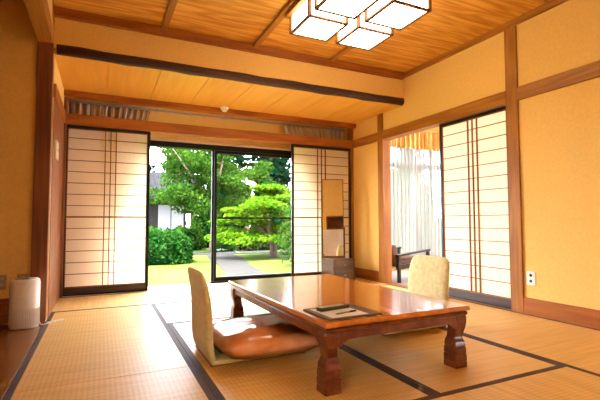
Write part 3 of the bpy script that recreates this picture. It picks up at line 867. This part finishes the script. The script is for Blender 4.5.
broadleaf('light green tree behind the stile between the two window panes', (6.3, 19.2, GZ), 2.6, cl, 260, .085, M['leafL'], 32)

# tall evergreens behind
def evergreen(label, loc, h, rad, n, seed, base=.25, tr=.16):
    rnd = random.Random(seed)
    t = thing('evergreen_tree', label, 'tree', loc, 0, 'evergreens at the end of the garden')
    b = BM(); tube(b, [(0, 0, 0), (.05, 0, h*.35), (0, .05, h*.7), (0, 0, h)], [tr*1.2, tr, tr*.6, .03], 10); 
    for k in range(14):
        z = h*(base+(.95-base)*k/14); a = k*2.4; L = rad*(1.05-z/h*.7)
        tube(b, [(0, 0, z), (L*cos(a)*.5, L*sin(a)*.5, z+.15), (L*cos(a), L*sin(a), z-.05)], [.06, .04, .012], 6)
    link('trunk', b, 'bark', t, True)
    b = BM()
    for k in range(n):
        f = rnd.random(); z = h*(base+(1-base)*f); L = rad*(1.05-f*.75)*rnd.uniform(.25, 1); a = rnd.uniform(0, 2*pi)
        leaves(b, crown_pts(70, (L*cos(a), L*sin(a), z), (.55, .55, .22), rnd, .1), .13, .3, rnd)
    link('foliage', b, 'leafD', t)
spots = [(0.6, 30.2, 10, 1.8, 'leftmost evergreen behind the left paper door'), (4.6, 29.6, 10.5, 1.7, 'dark evergreen rising behind the old house roof'), (8.3, 29.8, 10.5, 1.7, 'tall evergreen right of the window stile, in the far row'),
         (6.6, 25.4, 9, 1.35, 'dark evergreen behind the loose light green tree'), (9.9, 25.2, 9, 1.35, 'evergreen with bare lower trunk above the maple'), (12.0, 29.6, 10, 1.7, 'far evergreen above the right half of the maple'),
         (13.2, 25.2, 9, 1.4, 'evergreen just left of the mirror door'), (15.8, 29.6, 10, 1.7, 'far evergreen hidden mostly by the mirror door'), (16.8, 25, 9, 1.5, 'evergreen hidden behind the mirror and its paper door'),
         (19.9, 23.5, 9, 1.5, 'left evergreen seen through the sheer curtain'), (23.6, 22, 9, 1.6, 'right evergreen seen through the sheer curtain'),
         (2.2, 36, 14, 2.0, 'tallest evergreen far behind the old house'), (7.0, 36, 14, 2.0, 'tallest far evergreen behind the loose light green tree'), (11.0, 35.6, 13, 1.7, 'tallest far evergreen above the left part of the maple'), (14.8, 36, 14, 1.8, 'tallest far evergreen above the maple trunk'), (18.6, 36, 14, 1.8, 'tallest far evergreen behind the mirror door')]
for i, (x, y, h, r, lab) in enumerate(spots): evergreen(lab, (x, y, GZ), h, r, 150, 40+i, base=.10 if i != 4 else .40)
# hedge row far behind
for x, y, w, lab in ((6.15, 22.2, 1.2, 'tall dark hedge behind the window stile'), (8.78, 22, 1.2, 'tall dark hedge behind the maple crown'), (11.4, 21.8, 1.2, 'tall dark hedge behind the right edge of the maple'), (14.05, 21.6, 1.2, 'tall dark hedge hidden behind the mirror door')):
    shrub('tall_hedge', lab, 'hedge', (x, y, GZ), w, .95, 3.0, 3200, .12, M['leafD'], 60+int(x), 'tall hedges at the end of the garden')
shrub('tall_hedge', 'narrow light green hedge between the old house and the window stile', 'hedge', (4.32, 18.7, GZ), .72, .45, 2.0, 2200, .08, M['leafL'], 75, 'tall hedges at the end of the garden')
shrub('tall_hedge', 'tall hedge added close outside the side room, blocking sky behind the sheer curtain', 'hedge', (6.6, 9.6, GZ), 2.4, .8, 2.6, 6000, .08, M['leafL'], 71, 'tall hedges at the end of the garden')  # added to block bright sky behind the sheer curtain
# old house
hs = thing('old_house', 'old wooden house with white shutters seen past the clipped bush', 'house', (2.35, 20.5, GZ))
box('wall', 'hwall', -3.5, 1.35, 0, 4, 0, 2.3, hs, bev=0)
for k, xx in enumerate((.06, .66)):
    w = box('shutter', 'hwhite', xx, xx+.56, -.05, 0, .62, 1.95, hs, bev=.01)
box('window_frame', 'hwall', -.02, 1.3, -.09, -.03, 1.95, 2.05, hs); box('window_sill', 'hwall', -.1, 1.4, -.3, 0, .5, .58, hs)
for k in range(13): box('railing', 'hwall', -.06+k*.115, -.03+k*.115, -.28, -.25, .58, .74, hs, bev=0)
b = BM(); loft(b, [[(-4.3, -1.0, 2.15), (1.9, -1.0, 2.15), (1.9, -1.0, 2.28), (-4.3, -1.0, 2.28)], [(-4.3, 2, 3.6), (1.9, 2, 3.6), (1.9, 2, 3.73), (-4.3, 2, 3.73)], [(-4.3, 5, 2.15), (1.9, 5, 2.15), (1.9, 5, 2.28), (-4.3, 5, 2.28)]])
link('roof', b, 'hroof', hs)
b = BM()
for k in range(28): tube(b, [(-4.2+k*.222, -1.0, 2.29), (-4.2+k*.222, 2, 3.74)], .045, 6)
link('roof_tiles', b, 'hroof', hs)

# ================================================================= LIGHT, WORLD, CAMERA
w = bpy.data.worlds.new('World'); S.world = w; w.use_nodes = True
nt = w.node_tree; nt.nodes.clear()
out = nt.nodes.new('ShaderNodeOutputWorld'); bg = nt.nodes.new('ShaderNodeBackground')
tc = nt.nodes.new('ShaderNodeTexCoord'); sp = nt.nodes.new('ShaderNodeSeparateXYZ'); nt.links.new(tc.outputs['Generated'], sp.inputs[0])
cc = ramp(nt, sp.outputs[2], [(0, (.92, .93, 1.0)), (.6, (.86, .92, 1.0))])
nt.links.new(cc, bg.inputs[0]); bg.inputs[1].default_value = 32.0
nt.links.new(bg.outputs[0], out.inputs[0])
sl = bpy.data.lights.new('sun', 'SUN'); sl.energy = 75.0; sl.angle = radians(3); sl.color = (1, .95, .85)
so = bpy.data.objects.new('sun', sl); COL.objects.link(so)
so.rotation_euler = Vector((.35, .30, -.9)).to_track_quat('-Z', 'Y').to_euler()

f, yaw, pit, rol = 416.11, .4456, .0519, .0024
Rv = Vector((cos(yaw), -sin(yaw), 0)); F0 = Vector((sin(yaw), cos(yaw), 0)); Z = Vector((0, 0, 1))
F = F0*cos(pit)+Z*sin(pit); U = Z*cos(pit)-F0*sin(pit)
Rr = Rv*cos(rol)-U*sin(rol); Ur = Rv*sin(rol)+U*cos(rol)
cam = bpy.data.cameras.new('camera'); cam.sensor_fit = 'HORIZONTAL'; cam.sensor_width = 36; cam.lens = 36*f/600; cam.clip_start = .02; cam.clip_end = 300
co = bpy.data.objects.new('camera', cam); COL.objects.link(co)
m = Matrix((Rr, Ur, -F)).transposed().to_4x4(); m.translation = (0, 0, .8)
co.matrix_world = m
S.camera = co
vs = S.view_settings
vs.view_transform = 'Standard'; vs.look = 'None'; vs.gamma = 1; vs.use_curve_mapping = False; vs.exposure = 0.0
